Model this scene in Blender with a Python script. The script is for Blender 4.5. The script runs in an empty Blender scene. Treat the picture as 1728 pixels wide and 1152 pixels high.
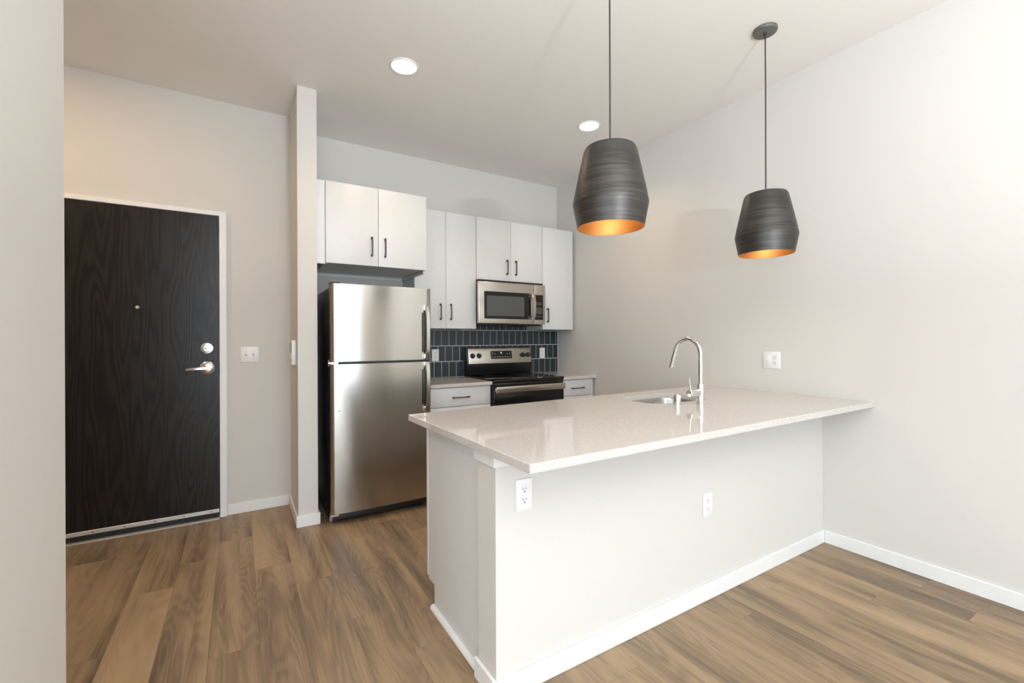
import bpy, bmesh, math, random
from mathutils import Vector, Matrix
random.seed(7)
S = bpy.context.scene
COL = S.collection
PI = math.pi

# ------------------------------------------------------------------ camera, sky, exposure
EYE = Vector((0.0, 0.0, 1.2915))
F_PX, HORIZON, YAW, ROLL = 752.04, 571.34, math.radians(31.4822), math.radians(0.2347)
lv = Vector((math.cos(YAW), -math.sin(YAW), 0)); dv = Vector((math.sin(YAW), math.cos(YAW), 0)); zv = Vector((0, 0, 1))
right = lv * math.cos(ROLL) - zv * math.sin(ROLL)
up = lv * math.sin(ROLL) + zv * math.cos(ROLL)
cam_data = bpy.data.cameras.new('camera')
cam_data.sensor_width = 36.0
cam_data.lens = F_PX / 1728 * 36.0
cam_data.shift_y = -(576 - HORIZON) / 1728
cam_data.clip_start = 0.05
cam = bpy.data.objects.new('camera', cam_data)
m = Matrix((right, up, -dv)).transposed().to_4x4(); m.translation = EYE
cam.matrix_world = m
COL.objects.link(cam); S.camera = cam

S.view_settings.view_transform = 'Standard'
S.view_settings.look = 'None'
S.view_settings.gamma = 1.0
S.view_settings.use_curve_mapping = False
S.view_settings.exposure = 0.23

W = bpy.data.worlds.new('sky'); S.world = W; W.use_nodes = True
W.node_tree.nodes['Background'].inputs[0].default_value = (0.80, 0.90, 1.0, 1)
W.node_tree.nodes['Background'].inputs[1].default_value = 1.5

XR, YB, YD, ZC = 3.150, 4.140, 3.901, 3.041      # right wall, kitchen wall, entry wall, ceiling
XP0, XP1, YP = 0.344, 0.469, 3.382               # partition beside the refrigerator
YREAR, XLEFT, XHALL = -4.5, -3.0, -2.0
LWX, LWY0, LWY = -0.400, 1.00, 1.651             # side face of the foreground wall, its near and far end
WIN = (-2.10, 1.90, 0.12, 2.88)                  # window opening in the rear wall

def light(name, kind, loc, energy, color, rot=(0, 0, 0), parent=None, **kw):
    d = bpy.data.lights.new(name, kind); d.energy = energy; d.color = color
    for k, v in kw.items(): setattr(d, k, v)
    o = bpy.data.objects.new(name, d); COL.objects.link(o); o.location = loc; o.rotation_euler = rot
    if parent: o.parent = parent
    return o

# daylight coming through the living-room window behind the camera
light('window_daylight', 'AREA', ((WIN[0] + WIN[1]) / 2, YREAR - 0.22, (WIN[2] + WIN[3]) / 2), 158, (0.75, 0.885, 1.0),
      rot=(PI / 2, 0, 0), shape='RECTANGLE', size=WIN[1] - WIN[0], size_y=WIN[3] - WIN[2])
WIN2 = (-3.60, -0.40, 0.12, 2.88)                # side window added out of view, cool fill for the peninsula end panel
light('side_fill_light', 'AREA', (XLEFT - 0.22, (WIN2[0] + WIN2[1]) / 2, (WIN2[2] + WIN2[3]) / 2), 66, (0.76, 0.89, 1.0),
      rot=(PI / 2, 0, -PI / 2), shape='RECTANGLE', size=WIN2[1] - WIN2[0], size_y=WIN2[3] - WIN2[2])
# sunshine that reaches the living-room floor behind the camera
light('sun', 'SUN', (2, -8, 6), 8.0, (1.0, 0.96, 0.90), rot=(math.radians(38), 0, math.radians(-14)), angle=math.radians(1.0))
WARM = (1.0, 0.70, 0.43)
CAN_W, HALL_W, PEND_W, FILL_W = 3.7, 11, 0.33, 152

# ------------------------------------------------------------------ materials
def new_mat(name):
    mt = bpy.data.materials.new(name); mt.use_nodes = True
    nt = mt.node_tree
    return mt, nt, nt.nodes['Principled BSDF']

def N(nt, t, **kw):
    n = nt.nodes.new(t)
    for k, v in kw.items():
        if k == 'ins':
            for a, b in v.items(): n.inputs[a].default_value = b
        else: setattr(n, k, v)
    return n

def simple(name, col, rough=0.5, metal=0.0, noise=0.0, nscale=40, bump=0.0, spec=0.5, coat=0.0):
    mt, nt, b = new_mat(name)
    b.inputs['Base Color'].default_value = (*col, 1); b.inputs['Roughness'].default_value = rough
    b.inputs['Metallic'].default_value = metal; b.inputs['Specular IOR Level'].default_value = spec
    b.inputs['Coat Weight'].default_value = coat
    if noise or bump:
        tc = N(nt, 'ShaderNodeTexCoord'); nz = N(nt, 'ShaderNodeTexNoise', ins={'Scale': nscale, 'Detail': 4})
        nt.links.new(tc.outputs['Object'], nz.inputs['Vector'])
        if noise:
            r = N(nt, 'ShaderNodeValToRGB')
            r.color_ramp.elements[0].position = 0.3; r.color_ramp.elements[1].position = 0.7
            r.color_ramp.elements[0].color = (*[c * (1 - noise) for c in col], 1)
            r.color_ramp.elements[1].color = (*[min(1, c * (1 + noise)) for c in col], 1)
            nt.links.new(nz.outputs['Fac'], r.inputs[0]); nt.links.new(r.outputs[0], b.inputs['Base Color'])
        if bump:
            bp = N(nt, 'ShaderNodeBump', ins={'Strength': bump, 'Distance': 0.002})
            nt.links.new(nz.outputs['Fac'], bp.inputs['Height']); nt.links.new(bp.outputs[0], b.inputs['Normal'])
    return mt

M = {}
M['wall'] = simple('greige_wall_paint', (0.69, 0.667, 0.633), 0.75, noise=0.012, nscale=180, bump=0.06, spec=0.25)
M['ceiling'] = simple('ceiling_paint', (0.87, 0.85, 0.82), 0.85, noise=0.012, nscale=160, bump=0.08, spec=0.2)
M['trim'] = simple('white_trim_paint', (0.84, 0.84, 0.83), 0.38, noise=0.01, nscale=30)
M['frame'] = simple('door_frame_paint', (0.84, 0.84, 0.84), 0.4, noise=0.01, nscale=30)
M['cabinet'] = simple('white_cabinet_laminate', (0.74, 0.74, 0.735), 0.36, noise=0.008, nscale=20)
M['plate'] = simple('white_plastic', (0.86, 0.86, 0.85), 0.3, noise=0.01, nscale=60)
M['slot'] = simple('dark_slot', (0.05, 0.05, 0.05), 0.6)
M['pull'] = simple('dark_bronze_pull', (0.075, 0.068, 0.062), 0.38, metal=0.7, noise=0.1, nscale=200)
M['black'] = simple('black_enamel', (0.010, 0.010, 0.011), 0.28, noise=0.1, nscale=80)
M['blackplastic'] = simple('black_plastic', (0.014, 0.014, 0.015), 0.45, noise=0.1, nscale=80)
M['blackglass'] = simple('black_glass', (0.006, 0.006, 0.007), 0.06, noise=0.05, nscale=50)
M['ovenglass'] = simple('black_oven_glass', (0.006, 0.006, 0.007), 0.12, noise=0.05, nscale=50, spec=0.35)
M['greyglass'] = simple('smoked_window_glass', (0.085, 0.09, 0.092), 0.12, noise=0.04, nscale=300)
M['chrome'] = simple('chrome', (0.80, 0.80, 0.80), 0.06, metal=1.0, noise=0.02, nscale=50)
M['satin'] = simple('satin_chrome', (0.70, 0.69, 0.67), 0.26, metal=1.0, noise=0.03, nscale=120)
M['alum'] = simple('aluminium_strip', (0.72, 0.72, 0.71), 0.40, metal=0.6, noise=0.04, nscale=120)
M['rubber'] = simple('black_rubber', (0.012, 0.012, 0.013), 0.7, noise=0.1, nscale=80)
M['mark'] = simple('printed_marks', (0.50, 0.50, 0.49), 0.5)
M['digit'] = simple('display_marks', (0.75, 0.80, 0.82), 0.5)
M['grout'] = simple('pale_grout', (0.62, 0.64, 0.64), 0.8, noise=0.06, nscale=200)
M['cord'] = simple('dark_cord', (0.03, 0.026, 0.022), 0.6, noise=0.1, nscale=300)

def emit(name, col, strength):
    mt, nt, b = new_mat(name)
    b.inputs['Base Color'].default_value = (0.9, 0.9, 0.88, 1)
    b.inputs['Emission Color'].default_value = (*col, 1); b.inputs['Emission Strength'].default_value = strength
    return mt
M['lens'] = emit('lit_lens', (1.0, 0.93, 0.82), 9.0)
M['bulb'] = emit('lit_bulb', (1.0, 0.78, 0.5), 2.5)

def brushed(name, col, rough, axis_scale, amp=0.06, bump=0.02, aniso=0.0, metal=1.0):
    mt, nt, b = new_mat(name)
    if aniso:
        b.inputs['Anisotropic'].default_value = aniso; b.inputs['Anisotropic Rotation'].default_value = 0.25
        tg = N(nt, 'ShaderNodeTangent', direction_type='RADIAL', axis='Z'); nt.links.new(tg.outputs[0], b.inputs['Tangent'])
    b.inputs['Metallic'].default_value = metal
    tc = N(nt, 'ShaderNodeTexCoord'); mp = N(nt, 'ShaderNodeMapping'); mp.inputs['Scale'].default_value = axis_scale
    nz = N(nt, 'ShaderNodeTexNoise', ins={'Scale': 1.0, 'Detail': 5, 'Roughness': 0.65})
    nt.links.new(tc.outputs['Object'], mp.inputs['Vector']); nt.links.new(mp.outputs[0], nz.inputs['Vector'])
    r = N(nt, 'ShaderNodeValToRGB')
    r.color_ramp.elements[0].position = 0.3; r.color_ramp.elements[1].position = 0.7
    r.color_ramp.elements[0].color = (*[c * (1 - amp) for c in col], 1)
    r.color_ramp.elements[1].color = (*[c * (1 + amp) for c in col], 1)
    nt.links.new(nz.outputs['Fac'], r.inputs[0]); nt.links.new(r.outputs[0], b.inputs['Base Color'])
    mr = N(nt, 'ShaderNodeMapRange', ins={'To Min': rough * 0.9, 'To Max': rough * 1.12})
    nt.links.new(nz.outputs['Fac'], mr.inputs['Value']); nt.links.new(mr.outputs[0], b.inputs['Roughness'])
    if bump:
        bp = N(nt, 'ShaderNodeBump', ins={'Strength': bump, 'Distance': 0.001})
        nt.links.new(nz.outputs['Fac'], bp.inputs['Height']); nt.links.new(bp.outputs[0], b.inputs['Normal'])
    return mt
M['steel'] = brushed('brushed_stainless', (0.49, 0.465, 0.43), 0.19, (3, 3, 500), 0.03, 0.0, 0.8)
M['steel_wide'] = brushed('brushed_stainless_warm', (0.58, 0.54, 0.49), 0.24, (3, 3, 500), 0.04, 0.0)
M['sink'] = brushed('sink_steel', (0.42, 0.405, 0.38), 0.25, (200, 200, 3), 0.05, 0.0)
M['pewter'] = brushed('pewter_spun_metal', (0.078, 0.074, 0.070), 0.43, (4, 4, 120), 0.40, 0.03, metal=0.88)
M['canopy'] = brushed('pewter_canopy', (0.15, 0.145, 0.135), 0.5, (60, 4, 4), 0.15, 0.0, metal=0.3)
M['gold'] = brushed('gold_lining', (0.70, 0.43, 0.19), 0.5, (4, 4, 60), 0.06, 0.0)

def floor_material():
    mt, nt, b = new_mat('oak_vinyl_planks')
    L = nt.links.new
    def math_(op, a, bb=None, c=None):
        n = N(nt, 'ShaderNodeMath', operation=op)
        for i, v in enumerate((a, bb, c)):
            if v is None: continue
            if isinstance(v, (int, float)): n.inputs[i].default_value = v
            else: L(v, n.inputs[i])
        return n.outputs[0]
    PW, PL = 0.183, 1.22
    tc = N(nt, 'ShaderNodeTexCoord'); sp = N(nt, 'ShaderNodeSeparateXYZ'); L(tc.outputs['Object'], sp.inputs[0])
    x, y = sp.outputs[0], sp.outputs[1]
    xs = math_('DIVIDE', math_('ADD', x, 20.06), PW); row = math_('FLOOR', xs); fx = math_('FRACT', xs)
    wn = N(nt, 'ShaderNodeTexWhiteNoise', noise_dimensions='1D'); L(row, wn.inputs['W'])
    ys = math_('ADD', math_('DIVIDE', math_('ADD', y, 20.0), PL), math_('MULTIPLY', wn.outputs['Value'], 7.31))
    cell = math_('FLOOR', ys); fy = math_('FRACT', ys)
    cid = N(nt, 'ShaderNodeCombineXYZ'); L(row, cid.inputs[0]); L(cell, cid.inputs[1])
    wn2 = N(nt, 'ShaderNodeTexWhiteNoise', noise_dimensions='3D'); L(cid.outputs[0], wn2.inputs['Vector'])
    rnd = wn2.outputs['Value']
    # seams
    ex = math_('MULTIPLY', math_('MINIMUM', fx, math_('SUBTRACT', 1.0, fx)), PW)
    ey = math_('MULTIPLY', math_('MINIMUM', fy, math_('SUBTRACT', 1.0, fy)), PL)
    seam = math_('LESS_THAN', math_('MINIMUM', ex, ey), 0.0008)
    # grain coordinates: long along Y, shifted per plank
    off = math_('MULTIPLY', rnd, 37.0)
    gv = N(nt, 'ShaderNodeCombineXYZ')
    L(math_('ADD', x, off), gv.inputs[0]); L(math_('ADD', y, math_('MULTIPLY', rnd, 91.0)), gv.inputs[1]); L(off, gv.inputs[2])
    def noise(scale, detail, rough, dist=0.0):
        mp = N(nt, 'ShaderNodeMapping'); mp.inputs['Scale'].default_value = scale
        L(gv.outputs[0], mp.inputs[0])
        nz = N(nt, 'ShaderNodeTexNoise', ins={'Scale': 1.0, 'Detail': detail, 'Roughness': rough, 'Distortion': dist})
        L(mp.outputs[0], nz.inputs['Vector']); return nz.outputs['Fac']
    broad = noise((7.0, 0.80, 1), 2, 0.45, 0.4)
    mid = noise((30, 1.2, 1), 4, 0.6, 0.4)
    fine = noise((210, 5.0, 1), 4, 0.65, 0.1)
    field = noise((5.0, 0.55, 1), 2, 0.5, 0.3)
    rings = math_('ADD', math_('MULTIPLY', math_('SINE', math_('MULTIPLY', field, 150.0)), 0.5), 0.5)
    mixv = math_('ADD', math_('MULTIPLY', broad, 0.57), math_('ADD', math_('MULTIPLY', mid, 0.26), math_('ADD', math_('MULTIPLY', fine, 0.11), math_('MULTIPLY', rings, 0.05))))
    r1 = N(nt, 'ShaderNodeValToRGB'); e = r1.color_ramp.elements
    e[0].position = 0.34; e[0].color = (0.125, 0.088, 0.057, 1)
    e[1].position = 0.64; e[1].color = (0.390, 0.268, 0.158, 1)
    k = e.new(0.44); k.color = (0.222, 0.153, 0.094, 1)
    k = e.new(0.52); k.color = (0.315, 0.216, 0.127, 1)
    L(mixv, r1.inputs[0])
    hs = N(nt, 'ShaderNodeHueSaturation')
    hs.inputs['Saturation'].default_value = 1.0
    L(r1.outputs[0], hs.inputs['Color'])
    L(math_('ADD', 0.93, math_('MULTIPLY', rnd, 0.15)), hs.inputs['Value'])
    mx = N(nt, 'ShaderNodeMix', data_type='RGBA'); L(math_('MULTIPLY', seam, 0.55), mx.inputs[0]); L(hs.outputs[0], mx.inputs[6])
    mx.inputs[7].default_value = (0.085, 0.058, 0.040, 1)
    L(mx.outputs[2], b.inputs['Base Color'])
    b.inputs['Roughness'].default_value = 0.42
    b.inputs['Specular IOR Level'].default_value = 0.45
    bp = N(nt, 'ShaderNodeBump', ins={'Strength': 0.12, 'Distance': 0.0015})
    L(math_('SUBTRACT', math_('MULTIPLY', fine, 0.6), seam), bp.inputs['Height']); L(bp.outputs[0], b.inputs['Normal'])
    return mt
M['floor'] = floor_material()

def door_material():
    mt, nt, b = new_mat('espresso_oak_veneer')
    L = nt.links.new
    tc = N(nt, 'ShaderNodeTexCoord')
    mp = N(nt, 'ShaderNodeMapping'); mp.inputs['Scale'].default_value = (1.7, 1, 0.16); L(tc.outputs['Object'], mp.inputs[0])
    n0 = N(nt, 'ShaderNodeTexNoise', ins={'Scale': 3.2, 'Detail': 2.0, 'Roughness': 0.45}); L(mp.outputs[0], n0.inputs['Vector'])
    # contour lines of a stretched noise field give cathedral grain
    f1 = N(nt, 'ShaderNodeMath', operation='MULTIPLY', ins={1: 130.0}); L(n0.outputs['Fac'], f1.inputs[0])
    f2 = N(nt, 'ShaderNodeMath', operation='SINE'); L(f1.outputs[0], f2.inputs[0])
    wv = N(nt, 'ShaderNodeMapRange', ins={'From Min': -1.0, 'From Max': 1.0}); L(f2.outputs[0], wv.inputs['Value'])
    mp2 = N(nt, 'ShaderNodeMapping'); mp2.inputs['Scale'].default_value = (330, 1, 9); L(tc.outputs['Object'], mp2.inputs[0])
    nz = N(nt, 'ShaderNodeTexNoise', ins={'Scale': 1.0, 'Detail': 3}); L(mp2.outputs[0], nz.inputs['Vector'])
    ad = N(nt, 'ShaderNodeMath', operation='MULTIPLY_ADD', ins={1: 0.42}); L(wv.outputs[0], ad.inputs[0])
    ml = N(nt, 'ShaderNodeMath', operation='MULTIPLY', ins={1: 0.58}); L(nz.outputs['Fac'], ml.inputs[0]); L(ml.outputs[0], ad.inputs[2])
    r = N(nt, 'ShaderNodeValToRGB'); r.color_ramp.elements[0].color = (0.0045, 0.0036, 0.0032, 1); r.color_ramp.elements[1].color = (0.019, 0.0155, 0.0135, 1)
    r.color_ramp.elements[0].position = 0.25; r.color_ramp.elements[1].position = 0.8
    L(ad.outputs[0], r.inputs[0]); L(r.outputs[0], b.inputs['Base Color'])
    b.inputs['Roughness'].default_value = 0.33; b.inputs['Specular IOR Level'].default_value = 0.36
    bp = N(nt, 'ShaderNodeBump', ins={'Strength': 0.30, 'Distance': 0.001}); L(ad.outputs[0], bp.inputs['Height']); L(bp.outputs[0], b.inputs['Normal'])
    return mt
M['door'] = door_material()

def quartz_material():
    mt, nt, b = new_mat('speckled_quartz')
    L = nt.links.new
    tc = N(nt, 'ShaderNodeTexCoord')
    def speck(scale, lo, hi):
        v = N(nt, 'ShaderNodeTexNoise', ins={'Scale': scale, 'Detail': 2.0, 'Roughness': 0.6}); L(tc.outputs['Object'], v.inputs['Vector'])
        r = N(nt, 'ShaderNodeValToRGB'); r.color_ramp.elements[0].position = lo; r.color_ramp.elements[1].position = hi
        L(v.outputs['Fac'], r.inputs[0]); return r.outputs[0]
    base = (0.63, 0.585, 0.55, 1)
    m1 = N(nt, 'ShaderNodeMix', data_type='RGBA'); m1.inputs[6].default_value = base; m1.inputs[7].default_value = (0.47, 0.44, 0.415, 1)
    L(speck(300, 0.61, 0.66), m1.inputs[0])
    m2 = N(nt, 'ShaderNodeMix', data_type='RGBA'); m2.inputs[7].default_value = (0.78, 0.75, 0.72, 1)
    L(m1.outputs[2], m2.inputs[6]); L(speck(190, 0.58, 0.64), m2.inputs[0])
    L(m2.outputs[2], b.inputs['Base Color'])
    b.inputs['Roughness'].default_value = 0.05; b.inputs['Specular IOR Level'].default_value = 0.5
    return mt
M['quartz'] = quartz_material()

def tile_material():
    mt, nt, b = new_mat('slate_blue_glazed_tile')
    L = nt.links.new
    tc = N(nt, 'ShaderNodeTexCoord'); mp = N(nt, 'ShaderNodeMapping'); mp.inputs['Scale'].default_value = (40, 40, 2); L(tc.outputs['Object'], mp.inputs[0])
    nz = N(nt, 'ShaderNodeTexNoise', ins={'Scale': 1.0, 'Detail': 3}); L(mp.outputs[0], nz.inputs['Vector'])
    r = N(nt, 'ShaderNodeValToRGB'); r.color_ramp.elements[0].color = (0.022, 0.031, 0.035, 1); r.color_ramp.elements[1].color = (0.034, 0.046, 0.051, 1)
    L(nz.outputs['Fac'], r.inputs[0]); L(r.outputs[0], b.inputs['Base Color'])
    b.inputs['Roughness'].default_value = 0.22
    return mt
M['tile'] = tile_material()

def pane_material():
    mt = bpy.data.materials.new('window_glass'); mt.use_nodes = True; nt = mt.node_tree
    nt.nodes.remove(nt.nodes['Principled BSDF'])
    t = N(nt, 'ShaderNodeBsdfTransparent'); g = N(nt, 'ShaderNodeBsdfGlossy', ins={'Roughness': 0.02}); mx = N(nt, 'ShaderNodeMixShader', ins={0: 0.05})
    nt.links.new(t.outputs[0], mx.inputs[1]); nt.links.new(g.outputs[0], mx.inputs[2]); nt.links.new(mx.outputs[0], nt.nodes['Material Output'].inputs[0])
    return mt
M['pane'] = pane_material()

# ------------------------------------------------------------------ mesh helpers
class MB:
    """collects shapes (world coordinates, optionally through a matrix) and links them as ONE mesh object"""
    def __init__(self, mat=None): self.bm = bmesh.new(); self.m = mat or Matrix()
    def _merge(self, b):
        b.transform(self.m)
        me = bpy.data.meshes.new('tmp'); b.to_mesh(me); b.free(); self.bm.from_mesh(me); bpy.data.meshes.remove(me); return self
    def box(self, x0, x1, y0, y1, z0, z1, bev=0.0, seg=2):
        b = bmesh.new(); bmesh.ops.create_cube(b, size=1)
        for v in b.verts:
            v.co = Vector(((x0 + x1) / 2 + v.co.x * (x1 - x0), (y0 + y1) / 2 + v.co.y * (y1 - y0), (z0 + z1) / 2 + v.co.z * (z1 - z0)))
        if bev: bmesh.ops.bevel(b, geom=b.edges[:], offset=bev, segments=seg, affect='EDGES', profile=0.5)
        return self._merge(b)
    def prism(self, pts, axis, a, c, bev=0.0):
        """polygon pts in the plane normal to axis, extruded a..c"""
        b = bmesh.new()
        def put(p, t):
            return {'X': (t, p[0], p[1]), 'Y': (p[0], t, p[1]), 'Z': (p[0], p[1], t)}[axis]
        v0 = [b.verts.new(put(p, a)) for p in pts]; v1 = [b.verts.new(put(p, c)) for p in pts]
        n = len(pts)
        b.faces.new(v0); b.faces.new(v1[::-1])
        for i in range(n): b.faces.new((v0[i], v1[i], v1[(i + 1) % n], v0[(i + 1) % n]))
        bmesh.ops.recalc_face_normals(b, faces=b.faces[:])
        if bev: bmesh.ops.bevel(b, geom=b.edges[:], offset=bev, segments=2, affect='EDGES', profile=0.5)
        return self._merge(b)
    def lathe(self, prof, center, axis='Z', n=48, closed=False):
        """prof: (radius, height) pairs; open ends with radius 0 are capped by a point"""
        b = bmesh.new(); rings = []
        c = Vector(center)
        def put(r, h, t):
            u, w = r * math.cos(t), r * math.sin(t)
            return c + {'Z': Vector((u, w, h)), 'Y': Vector((u, h, w)), 'X': Vector((h, u, w))}[axis]
        for r, h in prof:
            rings.append([b.verts.new(put(0, h, 0))] if r == 0 else [b.verts.new(put(r, h, 2 * PI * i / n)) for i in range(n)])
        pairs = list(zip(rings[:-1], rings[1:])) + ([(rings[-1], rings[0])] if closed else [])
        for A, B in pairs:
            for i in range(n):
                j = (i + 1) % n
                if len(A) == 1: b.faces.new((A[0], B[i], B[j]))
                elif len(B) == 1: b.faces.new((A[i], A[j], B[0]))
                else: b.faces.new((A[i], A[j], B[j], B[i]))
        bmesh.ops.recalc_face_normals(b, faces=b.faces[:])
        return self._merge(b)
    def tube(self, path, r, n=16):
        """round tube along points; r may be a list; ends capped"""
        b = bmesh.new(); P = [Vector(p) for p in path]; R = r if isinstance(r, (list, tuple)) else [r] * len(P)
        rings = []; prev = None
        for i, p in enumerate(P):
            t = (P[min(i + 1, len(P) - 1)] - P[max(i - 1, 0)]).normalized()
            if prev is None: u = t.orthogonal().normalized()
            else: u = (prev - t * prev.dot(t)).normalized()
            prev = u; w = t.cross(u)
            rings.append([b.verts.new(p + (u * math.cos(2 * PI * k / n) + w * math.sin(2 * PI * k / n)) * R[i]) for k in range(n)])
        for A, B in zip(rings[:-1], rings[1:]):
            for k in range(n): b.faces.new((A[k], A[(k + 1) % n], B[(k + 1) % n], B[k]))
        b.faces.new(rings[0][::-1]); b.faces.new(rings[-1])
        bmesh.ops.recalc_face_normals(b, faces=b.faces[:])
        return self._merge(b)
    def strap(self, path, w, t, up_axis=(1, 0, 0)):
        """flat strap along path: width w along up_axis, thickness t"""
        b = bmesh.new(); P = [Vector(p) for p in path]; u = Vector(up_axis); rings = []
        for i, p in enumerate(P):
            tg = (P[min(i + 1, len(P) - 1)] - P[max(i - 1, 0)]).normalized(); nn = tg.cross(u).normalized()
            ww = w[i] if isinstance(w, (list, tuple)) else w
            e = min(t, ww) * 0.3
            prof = [(-ww / 2, -t / 2 + e), (-ww / 2 + e, -t / 2), (ww / 2 - e, -t / 2), (ww / 2, -t / 2 + e), (ww / 2, t / 2 - e), (ww / 2 - e, t / 2), (-ww / 2 + e, t / 2), (-ww / 2, t / 2 - e)]
            rings.append([b.verts.new(p + u * a + nn * c) for a, c in prof])
        n = 8
        for A, B in zip(rings[:-1], rings[1:]):
            for k in range(n): b.faces.new((A[k], A[(k + 1) % n], B[(k + 1) % n], B[k]))
        b.faces.new(rings[0][::-1]); b.faces.new(rings[-1])
        bmesh.ops.recalc_face_normals(b, faces=b.faces[:])
        return self._merge(b)
    def build(self, name, mat, parent=None, origin=None, smooth=35):
        if origin is None: origin = parent['_o'] if parent is not None and '_o' in parent else (0, 0, 0)
        o3 = Vector(origin)
        bmesh.ops.translate(self.bm, verts=self.bm.verts[:], vec=-o3)
        me = bpy.data.meshes.new(name); self.bm.to_mesh(me); self.bm.free()
        me.materials.append(M[mat])
        if smooth:
            for p in me.polygons: p.use_smooth = True
            me.set_sharp_from_angle(angle=math.radians(smooth))
        o = bpy.data.objects.new(name, me); COL.objects.link(o)
        if parent is not None: o.parent = parent
        else: o.location = o3
        o['_o'] = list(o3)
        return o

def tag(o, label, cat, group=None, kind=None):
    o['label'] = label; o['category'] = cat
    if group: o['group'] = group
    if kind: o['kind'] = kind
    return o

def thing(name, label, cat, loc, group=None, kind=None):
    o = bpy.data.objects.new(name, None); COL.objects.link(o); o.location = loc
    o.empty_display_size = 0.1; o['_o'] = list(loc)
    return tag(o, label, cat, group, kind)

def struct(mb, name, mat, label, cat, origin=(0, 0, 0), smooth=35):
    return tag(mb.build(name, mat, None, origin, smooth), label, cat, kind='structure')

def rrect(x0, x1, y0, y1, r, n=8):
    pts = []
    for cx, cy, a0 in ((x1 - r, y1 - r, 0), (x0 + r, y1 - r, PI / 2), (x0 + r, y0 + r, PI), (x1 - r, y0 + r, 1.5 * PI)):
        for i in range(n + 1):
            a = a0 + PI / 2 * i / n; pts.append((cx + r * math.cos(a), cy + r * math.sin(a)))
    return pts

# ------------------------------------------------------------------ the setting
TH = 0.12
struct(MB().box(XLEFT - TH, XR + TH, YREAR - TH, YB + TH, -0.1, 0), 'floor', 'floor', 'brown oak plank floor running from the living area to the entry door', 'floor', smooth=0)
struct(MB().box(XLEFT - TH, XR + TH, YREAR - TH, YB + TH, ZC, ZC + 0.1), 'ceiling', 'ceiling', 'plain off-white ceiling with round recessed lights', 'ceiling', smooth=0)
struct(MB().box(XR, XR + TH, YREAR - TH, YB + TH, 0, ZC), 'wall_right', 'wall', 'long greige wall on the right meeting the peninsula counter', 'wall', smooth=0)
struct(MB().box(XP1, XR, YB, YB + TH, 0, ZC), 'wall_back', 'wall', 'greige kitchen wall behind the white upper cabinets', 'wall', smooth=0)
struct(MB().box(XHALL, XP0, YD, YD + TH, 0, ZC), 'wall_entry', 'wall', 'greige wall holding the black entry door', 'wall', smooth=0)
struct(MB().box(XP0, XP1, YP, YB + TH, 0, ZC), 'wall_partition', 'wall', 'narrow floor-to-ceiling partition left of the refrigerator', 'wall', smooth=0)
struct(MB().box(XLEFT, LWX, LWY0, LWY, 0, ZC), 'wall_left', 'wall', 'pale foreground wall at the left edge of the view', 'wall', smooth=0)
struct(MB().box(XHALL - TH, XHALL, LWY, YB, 0, ZC), 'wall_hall', 'wall', 'hall wall hidden behind the foreground wall', 'wall', smooth=0)
struct(MB().box(XLEFT - TH, XLEFT, YREAR, WIN2[0], 0, ZC).box(XLEFT - TH, XLEFT, WIN2[1], LWY, 0, ZC).box(XLEFT - TH, XLEFT, WIN2[0], WIN2[1], 0, WIN2[2]).box(XLEFT - TH, XLEFT, WIN2[0], WIN2[1], WIN2[3], ZC), 'wall_side', 'wall', 'living area wall out of view', 'wall', smooth=0)
struct(MB().box(XLEFT, WIN[0], YREAR - TH, YREAR, 0, ZC).box(WIN[1], XR, YREAR - TH, YREAR, 0, ZC)
       .box(WIN[0], WIN[1], YREAR - TH, YREAR, 0, WIN[2]).box(WIN[0], WIN[1], YREAR - TH, YREAR, WIN[3], ZC),
       'wall_rear', 'wall', 'living area wall with the wide window behind the camera', 'wall', smooth=0)
wf = MB()
fw = 0.05
wf.box(WIN[0], WIN[0] + fw, YREAR - 0.10, YREAR - 0.03, WIN[2], WIN[3]).box(WIN[1] - fw, WIN[1], YREAR - 0.10, YREAR - 0.03, WIN[2], WIN[3])
wf.box(WIN[0] + fw, WIN[1] - fw, YREAR - 0.10, YREAR - 0.03, WIN[2], WIN[2] + fw).box(WIN[0] + fw, WIN[1] - fw, YREAR - 0.10, YREAR - 0.03, WIN[3] - fw, WIN[3])
xm = (WIN[0] + WIN[1]) / 2
wf.box(xm - 0.03, xm + 0.03, YREAR - 0.10, YREAR - 0.03, WIN[2] + fw, WIN[3] - fw)
wob = struct(wf, 'window_1', 'trim', 'wide living area window that lights the kitchen', 'window', smooth=0)
for a, c in ((WIN[0] + fw, xm - 0.03), (xm + 0.03, WIN[1] - fw)):
    MB().box(a, c, YREAR - 0.068, YREAR - 0.062, WIN[2] + fw, WIN[3] - fw).build('pane', 'pane', wob, smooth=0)

wf = MB(); xa, xb = XLEFT - 0.10, XLEFT - 0.03; ym = (WIN2[0] + WIN2[1]) / 2
wf.box(xa, xb, WIN2[0], WIN2[0] + fw, WIN2[2], WIN2[3]).box(xa, xb, WIN2[1] - fw, WIN2[1], WIN2[2], WIN2[3])
wf.box(xa, xb, WIN2[0] + fw, WIN2[1] - fw, WIN2[2], WIN2[2] + fw).box(xa, xb, WIN2[0] + fw, WIN2[1] - fw, WIN2[3] - fw, WIN2[3])
wf.box(xa, xb, ym - 0.03, ym + 0.03, WIN2[2] + fw, WIN2[3] - fw)
wob2 = struct(wf, 'fill_window', 'trim', 'tall fill window added to the living area side wall, out of view', 'window', smooth=0)
for a, c in ((WIN2[0] + fw, ym - 0.03), (ym + 0.03, WIN2[1] - fw)):
    MB().box(XLEFT - 0.068, XLEFT - 0.062, a, c, WIN2[2] + fw, WIN2[3] - fw).build('pane', 'pane', wob2, smooth=0)

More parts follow.
